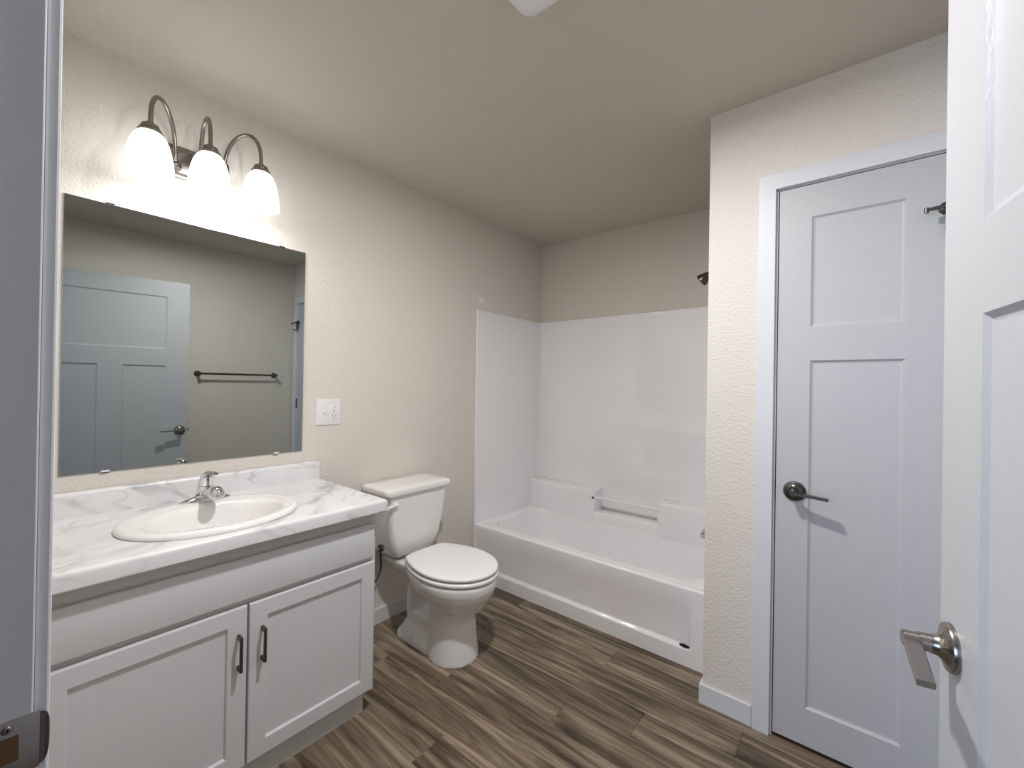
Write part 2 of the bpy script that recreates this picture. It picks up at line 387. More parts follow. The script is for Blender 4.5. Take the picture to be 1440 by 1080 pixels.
def lever(parent, o, xd, out, mt, blade_len=.130, name='door_lever'):
    """o on the face, xd along the blade, out = away from the door"""
    lv = bpy.data.objects.new(name, None); C.objects.link(lv); lv.location = o; lv.empty_display_size = .02
    lv.parent = parent; lv.matrix_parent_inverse = Matrix.Translation(-parent.location)
    T = frame(o, xd, Vector(out).cross(Vector(xd)))     # local z = xd x y = out? check below
    zl = (T.to_3x3() @ Vector((0, 0, 1)))
    if zl.dot(Vector(out)) < 0: T = frame(o, xd, Vector(xd).cross(Vector(out)))
    ros = MB().lathe([(.0001, 0), (.0360, 0), (.0360, .0045), (.0345, .0075), (.026, .0095), (.019, .013), (.0150, .019), (.0138, .026)], T, 48)
    ros.build('rose', mt, lv, auto=40)
    sh = MB().lathe([(.0134, .020), (.0134, .037), (.0138, .0372), (.0138, .0385), (.0118, .0392), (.0118, .0575), (.0100, .0590), (.0001, .0590)], T, 32)
    sh.build('shank', mt, lv, auto=35)
    bl = MB()
    rings = []
    for k in range(13):
        t = k/12; x = -.004+t*blade_len
        hw = .0112-.0012*t; hz = .0052-.0008*t; c0 = .0355+.0165*t
        rings.append([(x, *p) for p in [(-hz, c0+.0015), (-hz+.001, c0), (hz-.001, c0), (hz, c0+.0015), (hz, c0+2*hw-.0015), (hz-.001, c0+2*hw), (-hz+.001, c0+2*hw), (-hz, c0+2*hw-.0015)]])
    bl.loft(rings, T); bl.build('blade', mt, lv, auto=30)
    return lv
# closet door: 18 in wide, panel column
T = Matrix.Translation((1.7785, YC, 0)); w = .4565
xa, xb = .1003, .3570
rows = [(.016, .105+.045, [(0, w, False)]), (.150, 1.4155, [(0, xa, False), (xa, xb, True), (xb, w, False)]),
        (1.4155, 1.5369, [(0, w, False)]), (1.5369, 1.9413, [(0, xa, False), (xa, xb, True), (xb, w, False)]), (1.9413, 2.058, [(0, w, False)])]
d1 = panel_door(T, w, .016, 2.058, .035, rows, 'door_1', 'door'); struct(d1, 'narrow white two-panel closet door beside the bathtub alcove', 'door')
lever(d1, (1.838, YC, .9335), (1, 0, -.04), (0, -1, 0), 'darknickel', .108)
# robe hook on the right stile
HX = 2.226
hk = bpy.data.objects.new('robe_hook', None); C.objects.link(hk); hk.location = (HX, YC, 1.884); hk.parent = d1; hk.empty_display_size = .02
MB().lathe([(.0001, 0), (.020, 0), (.020, .004), (.016, .007), (.008, .012), (.007, .03), (.0001, .03)], frame((HX, YC, 1.884), (1, 0, 0), (0, 0, 1)), 28).build('rose', 'darknickel', hk, auto=40)
b = MB(); b.tube([(HX-.050+.100*k/8, YC-.047+.016*math.sin(PI*k/8), 1.874+.008*math.sin(PI*k/8)) for k in range(9)], [.0045, .0052, .0058, .005, .005, .005, .0058, .0052, .0045])
b.tube([(HX-.050, YC-.047, 1.865), (HX-.050, YC-.047, 1.881)], .006); b.tube([(HX+.050, YC-.047, 1.865), (HX+.050, YC-.047, 1.881)], .006)
b.build('top_bar', 'darknickel', hk, auto=40)
b = MB(); b.tube([(HX, YC-.028, 1.882), (HX, YC-.026, 1.86), (HX, YC-.020, 1.825), (HX, YC-.024, 1.808), (HX, YC-.034, 1.803), (HX, YC-.042, 1.812)], .0042)
b.tube([(HX-.008, YC-.042, 1.812), (HX+.008, YC-.042, 1.812)], .0055)
b.build('lower_hook', 'darknickel', hk, auto=40)
for z in (.25, 1.10, 1.86):
    MB().tube([(2.2375, YC-.006, z-.045), (2.2375, YC-.006, z+.045)], .0055).box((2.2365, YC-.004, z-.045), (2.2385, YC+.002, z+.045)).build('hinge', 'darknickel', d1, auto=40)
# entry door, open
A = math.radians(9.3638); O = Vector((2.2838, .03, 0)); td = Vector((-math.sin(A), math.cos(A), 0)); nd = Vector((-math.cos(A), -math.sin(A), 0))
# local x runs hinge -> free edge, local y into the slab
T = Matrix((td, -nd, Vector((0, 0, 1)))).transposed().to_4x4(); T.translation = O + td*.045
W_ = .9706-.045; f0, f1, g0, g1 = .8341-.045, .5792-.045, .4503-.045, .1953-.045
rows = [(.012, .15, [(0, W_, False)]), (.15, 1.4158, [(0, g1, False), (g1, g0, True), (g0, f1, False), (f1, f0, True), (f0, W_, False)]),
        (1.4158, 1.5436, [(0, W_, False)]), (1.5436, 1.9502, [(0, g1, False), (g1, f0, True), (f0, W_, False)]), (1.9502, 2.070, [(0, W_, False)])]
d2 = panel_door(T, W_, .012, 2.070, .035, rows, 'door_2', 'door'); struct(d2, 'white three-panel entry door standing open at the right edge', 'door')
p = O + td*.9216; lever(d2, (p.x, p.y, .9140), tuple(-td+Vector((0, 0, -.02))), tuple(nd), 'nickel')
p2 = p - nd*.035; lever(d2, (p2.x, p2.y, .9163), tuple(-td), tuple(-nd), 'nickel')
T2 = Matrix((td, -nd, Vector((0, 0, 1)))).transposed().to_4x4(); T2.translation = O + td*.9706 + Vector((0, 0, .9163))
MB().box((-.001, .005, -.028), (.0008, .030, .028), T2, bev=.0003).box((.0005, .010, -.008), (.010, .025, .008), T2, bev=.003).build('latch', 'nickel', d2, auto=30)

# ---------------------------------------------------------------- vanity cabinet
cb = thing('vanity_cabinet', 'white shaker vanity cabinet with two doors below a false drawer front', 'cabinet', (.25, .52, 0))
XF = .515; Y1 = .985; Y0 = .034
b = MB()
b.box((.004, Y0, .0), (.50, .951, .085)); b.build('toe_kick', 'cabside', cb)
b = MB()
b.box((.004, Y1-.016, .078), (XF-.018, Y1, .7985)); b.box((.004, Y0, .078), (XF-.018, Y0+.016, .7985))
b.box((.004, Y0+.016, .078), (XF-.018, Y1-.016, .094)); b.box((.004, Y0+.016, .094), (.010, Y1-.016, .7985))
b.build('body', 'cabside', cb)
b = MB()   # face frame
b.box((XF-.018, Y0, .078), (XF, .085, .7985)); b.box((XF-.018, .955, .078), (XF, Y1, .7985))
b.box((XF-.018, .085, .745), (XF, .955, .7985)); b.box((XF-.018, .085, .078), (XF, .955, .115)); b.box((XF-.018, .085, .585), (XF, .955, .625))
b.box((XF-.018, .50, .115), (XF, .545, .585))
b.build('face_frame', 'cabside', cb)
MB().box((XF+.0005, .071, .6185), (XF+.0200, .970, .751), bev=.004, seg=3).build('drawer_front', 'cab', cb, auto=40)
def shaker(y0, y1, z0, z1, hy):
    st_ = .053; b = MB(); x0, x1 = XF+.0005, XF+.0200
    def ring(ins, x): return [(x, y0+ins, z0+ins), (x, y1-ins, z0+ins), (x, y1-ins, z1-ins), (x, y0+ins, z1-ins)]
    R = [ring(0, x0), ring(0, x1-.004), ring(.0012, x1-.0012), ring(.004, x1), ring(st_-.002, x1), ring(st_+.001, x1-.001), ring(st_+.004, x1-.0085)]
    b.loft(R, cap0=True, cap1=True)
    d = b.build('door', 'cab', cb)
    h = MB(); hz0, hz1 = .412, .520; xo = x1+.030; wv = .0042
    h.box((xo-.008, hy-wv, hz0), (xo, hy+wv, hz1), bev=.0012)
    h.box((x1, hy-wv, hz1-.013), (xo-.004, hy+wv, hz1), bev=.0012); h.box((x1, hy-wv, hz0), (xo-.004, hy+wv, hz0+.013), bev=.0012)
    h.build('handle', 'pull', d)
shaker(.071, .519, .095, .601, .494)
shaker(.5245, .972, .095, .601, .562)

# countertop with backsplash, oval cutout
ZT = .847
ct = thing('countertop', 'white marble-look laminate vanity countertop with grey veins and backsplash', 'countertop', (.29, .52, .80))
SX, SY = .335, .485                    # sink centre
def ell(cx, cy, a, b_, z, src):        # ellipse point for every point of a rounded-rectangle ring
    return [(cx+a*math.cos(t), cy+b_*math.sin(t), z) for t in [math.atan2((p[1]-cy)/b_, (p[0]-cx)/a) for p in src]]
cxo, cyo, hxo, hyo = (.004+.574)/2, (.034+1.003)/2, (.574-.004)/2, (1.003-.034)/2
def orr(ins, z): return rr(cxo, cyo, hxo-ins, hyo-ins, .006, z, K=8, S=18)
src = orr(0, ZT)
b = MB()
b.loft([ell(SX, SY, .19, .225, .800, src), orr(.004, .800), orr(0, .804), orr(0, .834), orr(.0012, .840), orr(.004, .8445), orr(.009, .8468), orr(.016, ZT),
        ell(SX, SY, .19, .225, ZT, src), ell(SX, SY, .19, .225, .800, src)], cap0=False, cap1=False)
b.build('worktop', 'marble', ct, auto=35)
b = MB(); ps = [(.004, ZT-.001), (.022, ZT-.001), (.022, .918), (.020, .925), (.016, .929), (.010, .930), (.004, .930)]
yy0, yy1 = .034, 1.003
b.add([(x, yy0, z) for x, z in ps]+[(x, yy1-.003, z) for x, z in ps], [tuple(range(7)), tuple(reversed(range(7, 14)))]+[(i, (i+1) % 7, 7+(i+1) % 7, 7+i) for i in range(7)])
b.build('backsplash', 'marble', ct, auto=50, bevel=.0015)

# sink
sk = thing('sink', 'oval cream-white drop-in sink set in the marble countertop', 'sink', (SX, SY, ZT))
def E(a, b_, z, dx=0, n=96): return [(SX+dx+a*math.cos(2*PI*i/n), SY+b_*math.sin(2*PI*i/n), z) for i in range(n)]
a0, b0 = .214, .254
rings = [E(.186, .221, .80), E(.188, .223, ZT-.002), E(.205, .245, ZT+.0004), E(a0, b0, ZT+.0006), E(a0+.0015, b0+.0015, ZT+.006), E(a0-.002, b0-.002, ZT+.013), E(a0-.010, b0-.010, ZT+.0175), E(a0-.022, b0-.020, ZT+.018),
         E(a0-.050, b0-.048, ZT+.016, .014), E(a0-.060, b0-.056, ZT+.012, .022), E(a0-.066, b0-.062, ZT+.002, .026), E(a0-.072, b0-.070, ZT-.02, .027),
         E(a0-.082, b0-.084, ZT-.06, .025), E(a0-.105, b0-.115, ZT-.105, .02), E(a0-.14, b0-.165, ZT-.130, .012), E(.030, .030, ZT-.137, .0), E(.0225, .0225, ZT-.139, .0)]
outer = [E(.0225, .0225, ZT-.147), E(.09, .12, ZT-.142, .01), E(.125, .165, ZT-.11, .02), E(.150, .19, ZT-.05, .02)]
b = MB(); b.loft(rings+outer, cap0=False, cap1=False)
n_ = 96; b.f += [((len(rings)+len(outer)-1)*n_+i, (len(rings)+len(outer)-1)*n_+(i+1) % n_, (i+1) % n_, i) for i in range(n_)]; b.mi += [0]*n_
b.build('basin', 'porcelain', sk, smooth=True)
MB().lathe([(.0001, -.1365), (.013, -.1365), (.014, -.134), (.021, -.1335), (.0225, -.1375), (.0225, -.142)], Matrix.Translation((SX, SY, ZT)), 32).build('drain', 'chrome', sk, auto=40)
MB().lathe([(.0001, 0), (.008, 0), (.010, .001), (.010, .003), (.0001, .003)], frame((SX-.118, SY, ZT-.035), (0, 1, 0), (-.25, 0, 1)), 20).build('overflow_hole', 'dark', sk)

# faucet
FX, FY, FZ = .150, .507, ZT+.0165
fc = thing('faucet', 'chrome single-lever faucet on the back rim of the oval sink', 'faucet', (FX, FY, FZ))
def fe(a, b_, z, dx=0, n=64, pw=1.0): return [(FX+dx+a*math.cos(2*PI*i/n), FY+b_*math.sin(2*PI*i/n), FZ+z) for i in range(n)]
MB().loft([fe(.026, .080, 0), fe(.0265, .081, .003), fe(.0255, .078, .006), fe(.0235, .070, .0095), fe(.021, .055, .0135), fe(.019, .038, .019), fe(.018, .028, .028)]).build('base_plate', 'chrome', fc, smooth=True)
def sweep(sta, n=40):                 # stations in the x-z plane: (x, z, half width along y, half height across)
    R = []
    for k, (x, z, w_, h_) in enumerate(sta):
        a, b_ = sta[max(k-1, 0)], sta[min(k+1, len(sta)-1)]
        t = Vector((b_[0]-a[0], 0, b_[1]-a[1])).normalized(); nn = Vector((-t.z, 0, t.x))
        R.append([(FX+x+nn.x*h_*math.sin(2*PI*i/n), FY+w_*math.cos(2*PI*i/n), FZ+z+nn.z*h_*math.sin(2*PI*i/n)) for i in range(n)])
    return MB().loft(R)
sweep([(-.008, .004, .034, .030), (-.008, .014, .032, .029), (-.007, .028, .0285, .027), (-.005, .042, .026, .0255), (-.002, .054, .0245, .0245), (.000, .060, .024, .024)]).build('body', 'chrome', fc, smooth=True, auto=50)
# spout: rises slightly to a domed nose with a flat underside
b = MB(); R = []; n = 40
for x, zb, zt, w_ in ((.004, .012, .046, .022), (.03, .022, .053, .0205), (.06, .030, .060, .0205), (.088, .034, .067, .0225), (.108, .0355, .0705, .0245), (.124, .036, .070, .0240), (.136, .0365, .064, .0205), (.143, .037, .056, .0145), (.1465, .0375, .046, .006)):
    ring = []
    for i in range(n):
        t = 2*PI*i/n; c, q = math.cos(t), math.sin(t)
        ring.append((FX+x, FY+w_*c, FZ+(zb+(zt-zb)*q if q > 0 else zb+.005*q)))
    R.append(ring)
b.loft(R); b.build('spout', 'chrome', fc, smooth=True, auto=50)
MB().lathe([(.0001, 0), (.011, 0), (.0115, .002), (.0115, .012), (.0001, .012)], Matrix.Translation((FX+.112, FY, FZ+.0235)), 24).build('aerator', 'chrome', fc, auto=40)
sweep([(.000, .0615, .0245, .0240), (.002, .068, .0245, .0240), (.007, .078, .0235, .0230), (.014, .088, .0225, .0200), (.024, .0965, .021, .0155), (.037, .1025, .0195, .0105), (.053, .1065, .018, .0068), (.070, .1085, .0165, .0048), (.086, .108, .014, .0038), (.095, .1065, .009, .0025)]).build('handle', 'chrome', fc, smooth=True, auto=60)
MB().lathe([(.0001, 0), (.0032, 0), (.0032, .0012), (.0001, .0015)], frame((FX+.0325, FY-.004, FZ+.080), (0, 1, 0), (-.4, 0, 1)), 14).build('temperature_dot', 'red', fc)

# ---------------------------------------------------------------- mirror
mr = thing('mirror', 'frameless rectangular wall mirror above the vanity backsplash', 'mirror', (0, .53, .985))
MB().box((.0045, .1415, .9865), (.006, .9205, 1.9105)).build('glass', 'mirror', mr)
b = MB(); b.box((.0008, .1400, .9852), (.0044, .9215, 1.9115)); b.build('edge', 'mirroredge', mr)
for y, z, s_ in ((.251, 1.9115, 1), (.817, 1.9115, 1), (.251, .9852, -1), (.806, .9852, -1)):
    c = MB(); c.box((.001, y-.011, z if s_ > 0 else z-.003), (.0085, y+.011, z+.003 if s_ > 0 else z))
    c.box((.0065, y-.011, z-.005 if s_ > 0 else z-.003), (.0085, y+.011, z+.003 if s_ > 0 else z+.006))
    c.build('mirror_clip', 'darknickel' if s_ > 0 else 'plastic', mr)['label'] = 'dark metal clip' if s_ > 0 else 'clear plastic clip'

# ---------------------------------------------------------------- vanity light
LX, LY = .14, .503
vl = thing('vanity_light', 'brushed nickel wall light with three lit frosted bell shades above the mirror', 'wall light', (0, LY, 2.13))
b = MB(); T = frame((.0005, LY, 2.135), (0, 1, 0), (0, 0, 1))
def pr(ins, x): return [(p[0], p[1], x) for p in rr(0, 0, .102-ins, .060-ins, .012, 0, K=8, S=6)]
b.loft([pr(0, 0), pr(0, .006), pr(.004, .009), pr(.010, .010), pr(.013, .018), pr(.017, .022), pr(.03, .024)], T)
b.build('wall_plate', 'nickel', vl, auto=45)
def bulb_shade(cx, cy):
    prof = [(.026, .145), (.034, .141), (.0445, .128), (.052, .110), (.058, .088), (.063, .060), (.0665, .030), (.068, .004), (.0675, 0), (.0655, .004), (.064, .030), (.0605, .060), (.0555, .088), (.0495, .110), (.042, .126), (.032, .137), (.026, .139)]
    T = Matrix.Translation((cx, cy, 2.003))
    sh = MB().lathe(prof, T, 48, cap0=False, cap1=False).build('glass_shade', 'shade', arm, smooth=True)
    MB().lathe([(.0001, .178), (.012, .178), (.014, .171), (.024, .169), (.0265, .163), (.0265, .158), (.0245, .156), (.031, .154), (.0345, .149), (.0345, .143), (.032, .141), (.036, .139), (.036, .133), (.0001, .134)], T, 36).build('shade_cap', 'nickel', arm, auto=40)
    MB().lathe([(.0001, .134), (.012, .134), (.013, .11), (.021, .095), (.028, .075), (.0285, .06), (.022, .045), (.010, .036), (.0001, .034)], T, 24).build('bulb', 'bulb', arm, smooth=True)
    l = bpy.data.lights.new('bulb_light', 'POINT'); l.energy = LAMP_W; l.color = LAMP_COL; l.shadow_soft_size = .028
    o = bpy.data.objects.new('bulb_light', l); C.objects.link(o); o.location = (cx, cy, 2.003+.022)
for k in (-1, 0, 1):
    ys = LY+k*.078; ye = LY+k*.173; xs = .020; pts = []
    for i in range(21):
        t = i/20
        a = PI*t   # gooseneck: out of the plate, up, over and down into the cap
        h = 2.118 + .150*math.sin(a)**.75 + (.060)*t
        pts.append((xs+(LX-xs)*(.5-.5*math.cos(a)), ys+(ye-ys)*(.5-.5*math.cos(a)), h))
    pts = [(xs-.004, ys, 2.110)] + pts
    arm = MB().tube(pts, .0072, n=14).lathe([(.0001, 0), (.019, 0), (.018, .006), (.010, .012), (.007, .02)], frame((.018, ys, 2.108), (0, 1, 0), (.9, 0, .45)) if False else Matrix.Translation((.022, ys, 2.108)) @ Matrix.Rotation(PI/2, 4, 'Y'), 24).build('arm', 'nickel', vl, auto=50)
    bulb_shade(LX, ye)

# ---------------------------------------------------------------- switch and outlet
sw = thing('switch_outlet_plate', 'white two-gang wall plate with a toggle switch and a duplex outlet right of the mirror', 'outlet', (0, 1.049, 1.16))
b = MB(); T = frame((.0005, 1.049, 1.1605), (0, 1, 0), (0, 0, 1))
b.loft([[(p[0], p[1], x) for p in rr(0, 0, .0605-i, .0625-i, .003, 0, K=3, S=2)] for i, x in ((0, 0), (0, .003), (.0015, .0048), (.004, .0055))], T)
pt = b.build('plate', 'plastic', sw, auto=40)
MB().box((-.0055, -.0035, .004), (.0055, .010, .013), T @ Matrix.Translation((-.024, 0, 0)), bev=.0015).build('toggle', 'plastic', sw, auto=40)
MB().box((-.017, -.035, .004), (.017, .035, .0068), T @ Matrix.Translation((.023, 0, 0)), bev=.001).build('outlet_face', 'plastic', sw, auto=40)
b = MB()
for cy in (.019, -.019):
    for dx, hh in ((-.0065, .0042), (.0065, .0035)): b.box((.023+dx-.0009, cy+.004-hh, .0066), (.023+dx+.0009, cy+.004+hh, .0070), T)
    b.lathe([(.0001, .0066), (.0026, .0066), (.0026, .0071), (.0001, .0071)], T @ Matrix.Translation((.023, cy-.008, 0)), 12)
b.box((.018, -.003, .0066), (.028, -.0015, .0070), T); b.box((.018, .002, .0066), (.028, .0035, .0070), T)
b.build('slots', 'dark', sw)
for dx, dy in ((-.024, .030), (-.024, -.030), (.023, .050), (.023, -.050)):
    MB().lathe([(.0001, .0052), (.0028, .0052), (.0026, .0062), (.0001, .0064)], T @ Matrix.Translation((dx, dy, 0)), 12).build('screw', 'plastic', sw)

# round blank cover on the wall
o = MB().lathe([(.0001, .0003), (.026, .0003), (.026, .003), (.024, .0055), (.0001, .007)], frame((0, 2.128, 1.886), (0, 1, 0), (0, 0, 1)), 40).build('wall_cover_plate', 'cover', auto=40)
tag(o, 'small round beige cover plate on the wall above the tub surround corner', 'cover plate')

# ---------------------------------------------------------------- toilet
TY = 1.437
tl = thing('toilet', 'white two-piece toilet with closed lid between vanity and bathtub', 'toilet', (.37, TY, 0))
def eg(hx_f, hx_b, xc, hw, z, n=64, pw=2.2, back=.60):
    """egg outline: elliptical front, tapering back"""
    p = []
    for i in range(n):
        t = 2*PI*i/n; c, s = math.cos(t), math.sin(t)
        if c >= 0: x = xc+hx_f*c; y = hw*s
        else:
            x = xc-hx_b*(abs(c)**.62); y = hw*s
            u = abs(c)**.62; lim = hw*(1-(1-back)*u**2.0)
            y = math.copysign(lim*min(1, abs(s)**.38 if u > .5 else 1)*1.0, s) if u > .001 else hw*s
            # keep the sides continuous, close with a straight back
        p.append((x, TY+y, z))
    return p
def egg(scale, z, xf=.733, xb=.262, xm=.50, hw=.190, hb=.118, r=.03, n_f=36, n_s=10, n_b=8):
    p = []
    a = xf-xm
    for i in range(n_f+1):
        t = -PI/2+PI*i/n_f; p.append((xm+a*math.cos(t), hw*math.sin(t)))
    for i in range(1, n_s+1):
        s = i/n_s*.93; p.append((xm-(xm-xb)*s, hw-(hw-hb)*s**1.9))
    x1, y1 = p[-1]
    for i in range(1, n_b):
        s = i/n_b; ang = PI*s
        yy = y1*math.cos(ang); xx = xb - .0 + (x1-xb)*(abs(math.cos(ang))**5)
        p.append((xx, yy))
    for i in range(n_s, 0, -1):
        s = i/n_s*.93; p.append((xm-(xm-xb)*s, -(hw-(hw-hb)*s**1.9)))
    xc = .49
    return [(xc+(x-xc)*scale[0], TY+y*scale[1], z) for x, y in p]
S1 = lambda d: (1-d/.236, 1-d/.19)
# body: lofts joined by a voxel remesh into one porcelain surface
b = MB()
def sec(x0, x1, hw, z, r=None): return rr((x0+x1)/2, TY, (x1-x0)/2, hw, r if r else min(hw, (x1-x0)/2)*.95, z, K=8, S=4)
b.loft([sec(.375, .628, .118, 0, .117), sec(.376, .626, .117, .02, .116), sec(.382, .616, .108, .10, .107), sec(.384, .608, .101, .19, .10), sec(.375, .622, .105, .24, .1), sec(.35, .665, .130, .285, .12), sec(.34, .69, .155, .32, .15)])
b.loft([egg((.72, .60), .25), egg((.84, .78), .295), egg((.93, .90), .33), egg((.975, .965), .362), egg((.985, .985), .385), egg((.98, .98), .397), egg((.965, .96), .4015)])
b.loft([sec(.035, .40, .108, .392, .05), sec(.035, .40, .108, .375, .05), sec(.06, .40, .09, .345, .05), sec(.12, .42, .055, .30, .05)])
b.loft([sec(.150, .45, .105, 0, .06), sec(.152, .45, .103, .028, .06), sec(.165, .45, .090, .045, .06), sec(.18, .45, .060, .085, .05), sec(.19, .44, .050, .14, .045)])
b.tube([(.50, TY, .15), (.42, TY, .25), (.36, TY, .30), (.29, TY, .31), (.235, TY, .27), (.22, TY, .20), (.225, TY, .12), (.24, TY, .03)], [.06, .06, .058, .058, .056, .054, .056, .06], n=24)
o = b.build('bowl', 'porcelain', tl, smooth=True)
rm = o.modifiers.new('remesh', 'REMESH'); rm.mode = 'VOXEL'; rm.voxel_size = .0055; rm.use_smooth_shade = True
sm_ = o.modifiers.new('smooth', 'SMOOTH'); sm_.iterations = 5; sm_.factor = .5
# seat and lid
def pad(z0, z1, d0, sc_=0, dome=0):
    R = [egg(S1(sc_+d0+.012), z0), egg(S1(sc_+.002), z0+.002), egg(S1(sc_), (z0+z1)/2), egg(S1(sc_+.0015), z1-.004), egg(S1(sc_+.006), z1-.001), egg(S1(sc_+.014), z1+dome*.2), egg(S1(sc_+.05), z1+dome*.7), egg(S1(sc_+.12), z1+dome)]
    return R
MB().loft(pad(.4085, .4265, .0, -.001)).build('seat', 'seat', tl, auto=50)
MB().loft(pad(.4335, .4505, .0, .001, .002)).build('lid', 'seat', tl, auto=50)
for s_ in (-1, 1): MB().box((.238, TY+s_*.075-.017, .400), (.275, TY+s_*.075+.017, .430), bev=.006, seg=3).build('seat_hinge', 'seat', tl, auto=40)
# tank
tk = []
for z, x1, hw, r in ((.408, .185, .110, .03), (.412, .196, .126, .035), (.425, .206, .138, .045), (.45, .213, .150, .040), (.50, .220, .163, .032), (.58, .226, .175, .026), (.68, .232, .185, .024), (.742, .235, .190, .022)):
    tk.append(rr((.022+x1)/2, TY, (x1-.022)/2, hw, r, z, K=8, S=8))
MB().loft(tk).build('tank', 'porcelain', tl, smooth=True, auto=60)
def lidr(ins, z): return rr((.014+.252)/2, TY-.004, .119-ins, .212-ins, .024, z, K=10, S=8)
MB().loft([lidr(.012, .7435), lidr(.004, .744), lidr(.001, .748), lidr(0, .755), lidr(0, .768), lidr(.002, .775), lidr(.007, .779), lidr(.015, .781), lidr(.06, .783)]).build('tank_lid', 'porcelain', tl, auto=70)
b = MB(); hy_ = TY-.168
b.lathe([(.0001, 0), (.013, 0), (.012, .006), (.0001, .009)], Matrix.Translation((.233, hy_+.012, .700)) @ Matrix.Rotation(PI/2, 4, 'Y'), 24)
b.tube([(.243, hy_+.020, .700), (.246, hy_-.005, .700), (.250, hy_-.035, .698), (.256, hy_-.052, .697)], [.008, .0075, .0075, .0085], n=14)
b.build('flush_lever', 'seat', tl, auto=50)
for s_ in (-1, 1):
    MB().lathe([(.017, 0), (.017, .010), (.015, .020), (.009, .027), (.0001, .029)], Matrix.Translation((.300, TY+s_*.082, .030)), 20).build('bolt_cap', 'seat', tl, smooth=True)

# supply line
sl = thing('water_supply_line', 'dark braided water hose and chrome stop valve behind the vanity side', 'water line', (0, 1.25, .2))
MB().tube([(.060, 1.318, .412), (.060, 1.317, .38), (.060, 1.322, .345), (.060, 1.318, .31), (.060, 1.302, .28), (.058, 1.275, .25), (.055, 1.255, .232), (.055, TY-.187, .215)], .0055, n=12).build('hose', 'rubber', sl, smooth=True)
b = MB(); b.tube([(.002, TY-.187, .20), (.075, TY-.187, .20)], .009); b.tube([(.055, TY-.187, .195), (.055, TY-.187, .222)], .008)
b.lathe([(.0001, 0), (.022, 0), (.021, .003), (.0001, .004)], Matrix.Translation((.001, TY-.187, .20)) @ Matrix.Rotation(PI/2, 4, 'Y'), 24)
b.lathe([(.0001, 0), (.014, 0), (.016, .004), (.014, .012), (.0001, .012)], Matrix.Translation((.073, TY-.187, .20)) @ Matrix.Rotation(PI/2, 4, 'Y'), 16)
b.build('stop_valve', 'chrome', sl, auto=40)
# toilet paper holder post on the side of the vanity
tp = thing('toilet_paper_holder', 'small metal toilet paper post on the right side of the vanity cabinet', 'toilet paper holder', (.487, Y1, .618))
T = frame((.487, Y1, .622), (0, 0, 1), (1, 0, 0))
MB().lathe([(.0001, .0005), (.022, .0005), (.022, .004), (.010, .008), (.006, .014)], T, 28).build('rose', 'nickel', tp, auto=40)
MB().lathe([(.0062, .010), (.0062, .052), (.0001, .052)], T, 20).build('post', 'nickel', tp, auto=40)
MB().lathe([(.0001, .036), (.009, .036), (.0155, .040), (.0160, .050), (.012, .056), (.0001, .058)], T, 28).build('end_knob', 'darknickel', tp, auto=40)

# ---------------------------------------------------------------- bathtub and surround
TZ, YA = .369, 2.078
tb = thing('bathtub', 'white one-piece alcove bathtub and shower surround behind the toilet', 'bathtub', (.76, 2.45, 0))
XA, XB = .006, 1.522
# apron with recessed panel and skirt
def apron_y(x, z):
    y = YA
    def ss(a, b_, t): t = max(0, min(1, (t-a)/(b_-a))); return t*t*(3-2*t)
    k = ss(.010, .022, x-XA) * (1-ss(1.405, 1.425, x)) * ss(.074, .098, z) * (1-ss(.16, .352, z))
    y += .014*k
    return y
xs = [XA+(XB-XA)*i/150 for i in range(151)]; zs = [0, .03, .06]+[.066+.036*i/14 for i in range(15)]+[.13, .16, .18, .2, .22, .24, .26, .28, .30, .315, .33, .345, .353, .3575]
b = MB(); v = [(x, apron_y(x, z), z) for z in zs for x in xs]; n = len(xs)
nz = len(zs)
for ang in (15, 30, 45, 60, 75, 90):
    a = math.radians(ang); R_ = .0115
    v += [(x, apron_y(x, .3575)+R_*(1-math.cos(a)), .3575+R_*math.sin(a)) for x in xs]; nz += 1
b.add(v, [(k*n+i, k*n+i+1, (k+1)*n+i+1, (k+1)*n+i) for k in range(nz-1) for i in range(n-1)])
b.build('apron', 'acrylic', tb, smooth=True)
# basin
yi0, yi1, xi0, xi1 = 2.150, 2.705, .075, 1.430
def br(i, z, r=.13, dxr=0): return rr((xi0+xi1)/2, (yi0+yi1)/2, (xi1-xi0)/2-i-dxr, (yi1-yi0)/2-i, r, z, K=12, S=14)
def orect(z): return rr((XA+XB)/2, (2.100+YB-.004)/2, (XB-XA)/2, (YB-.004-2.100)/2, .002, z, K=12, S=14)
b = MB(); b.loft([orect(TZ), br(-.004, TZ, .134), br(.001, TZ-.0012), br(.006, TZ-.006), br(.011, TZ-.02), br(.02, .28, .13, .01), br(.04, .17, .12, .03), br(.065, .105, .11, .06), br(.10, .075, .1, .09), br(.16, .068, .08, .15), br(.25, .066, .02, .2)], cap0=False)
b.build('basin', 'acrylic', tb, smooth=True)
b = MB(); b.add([(XA, YA+.0115, TZ), (XB, YA+.0115, TZ), (XB, 2.101, TZ), (XA, 2.101, TZ)], [(0, 1, 2, 3)]); b.build('rim', 'acrylic', tb)
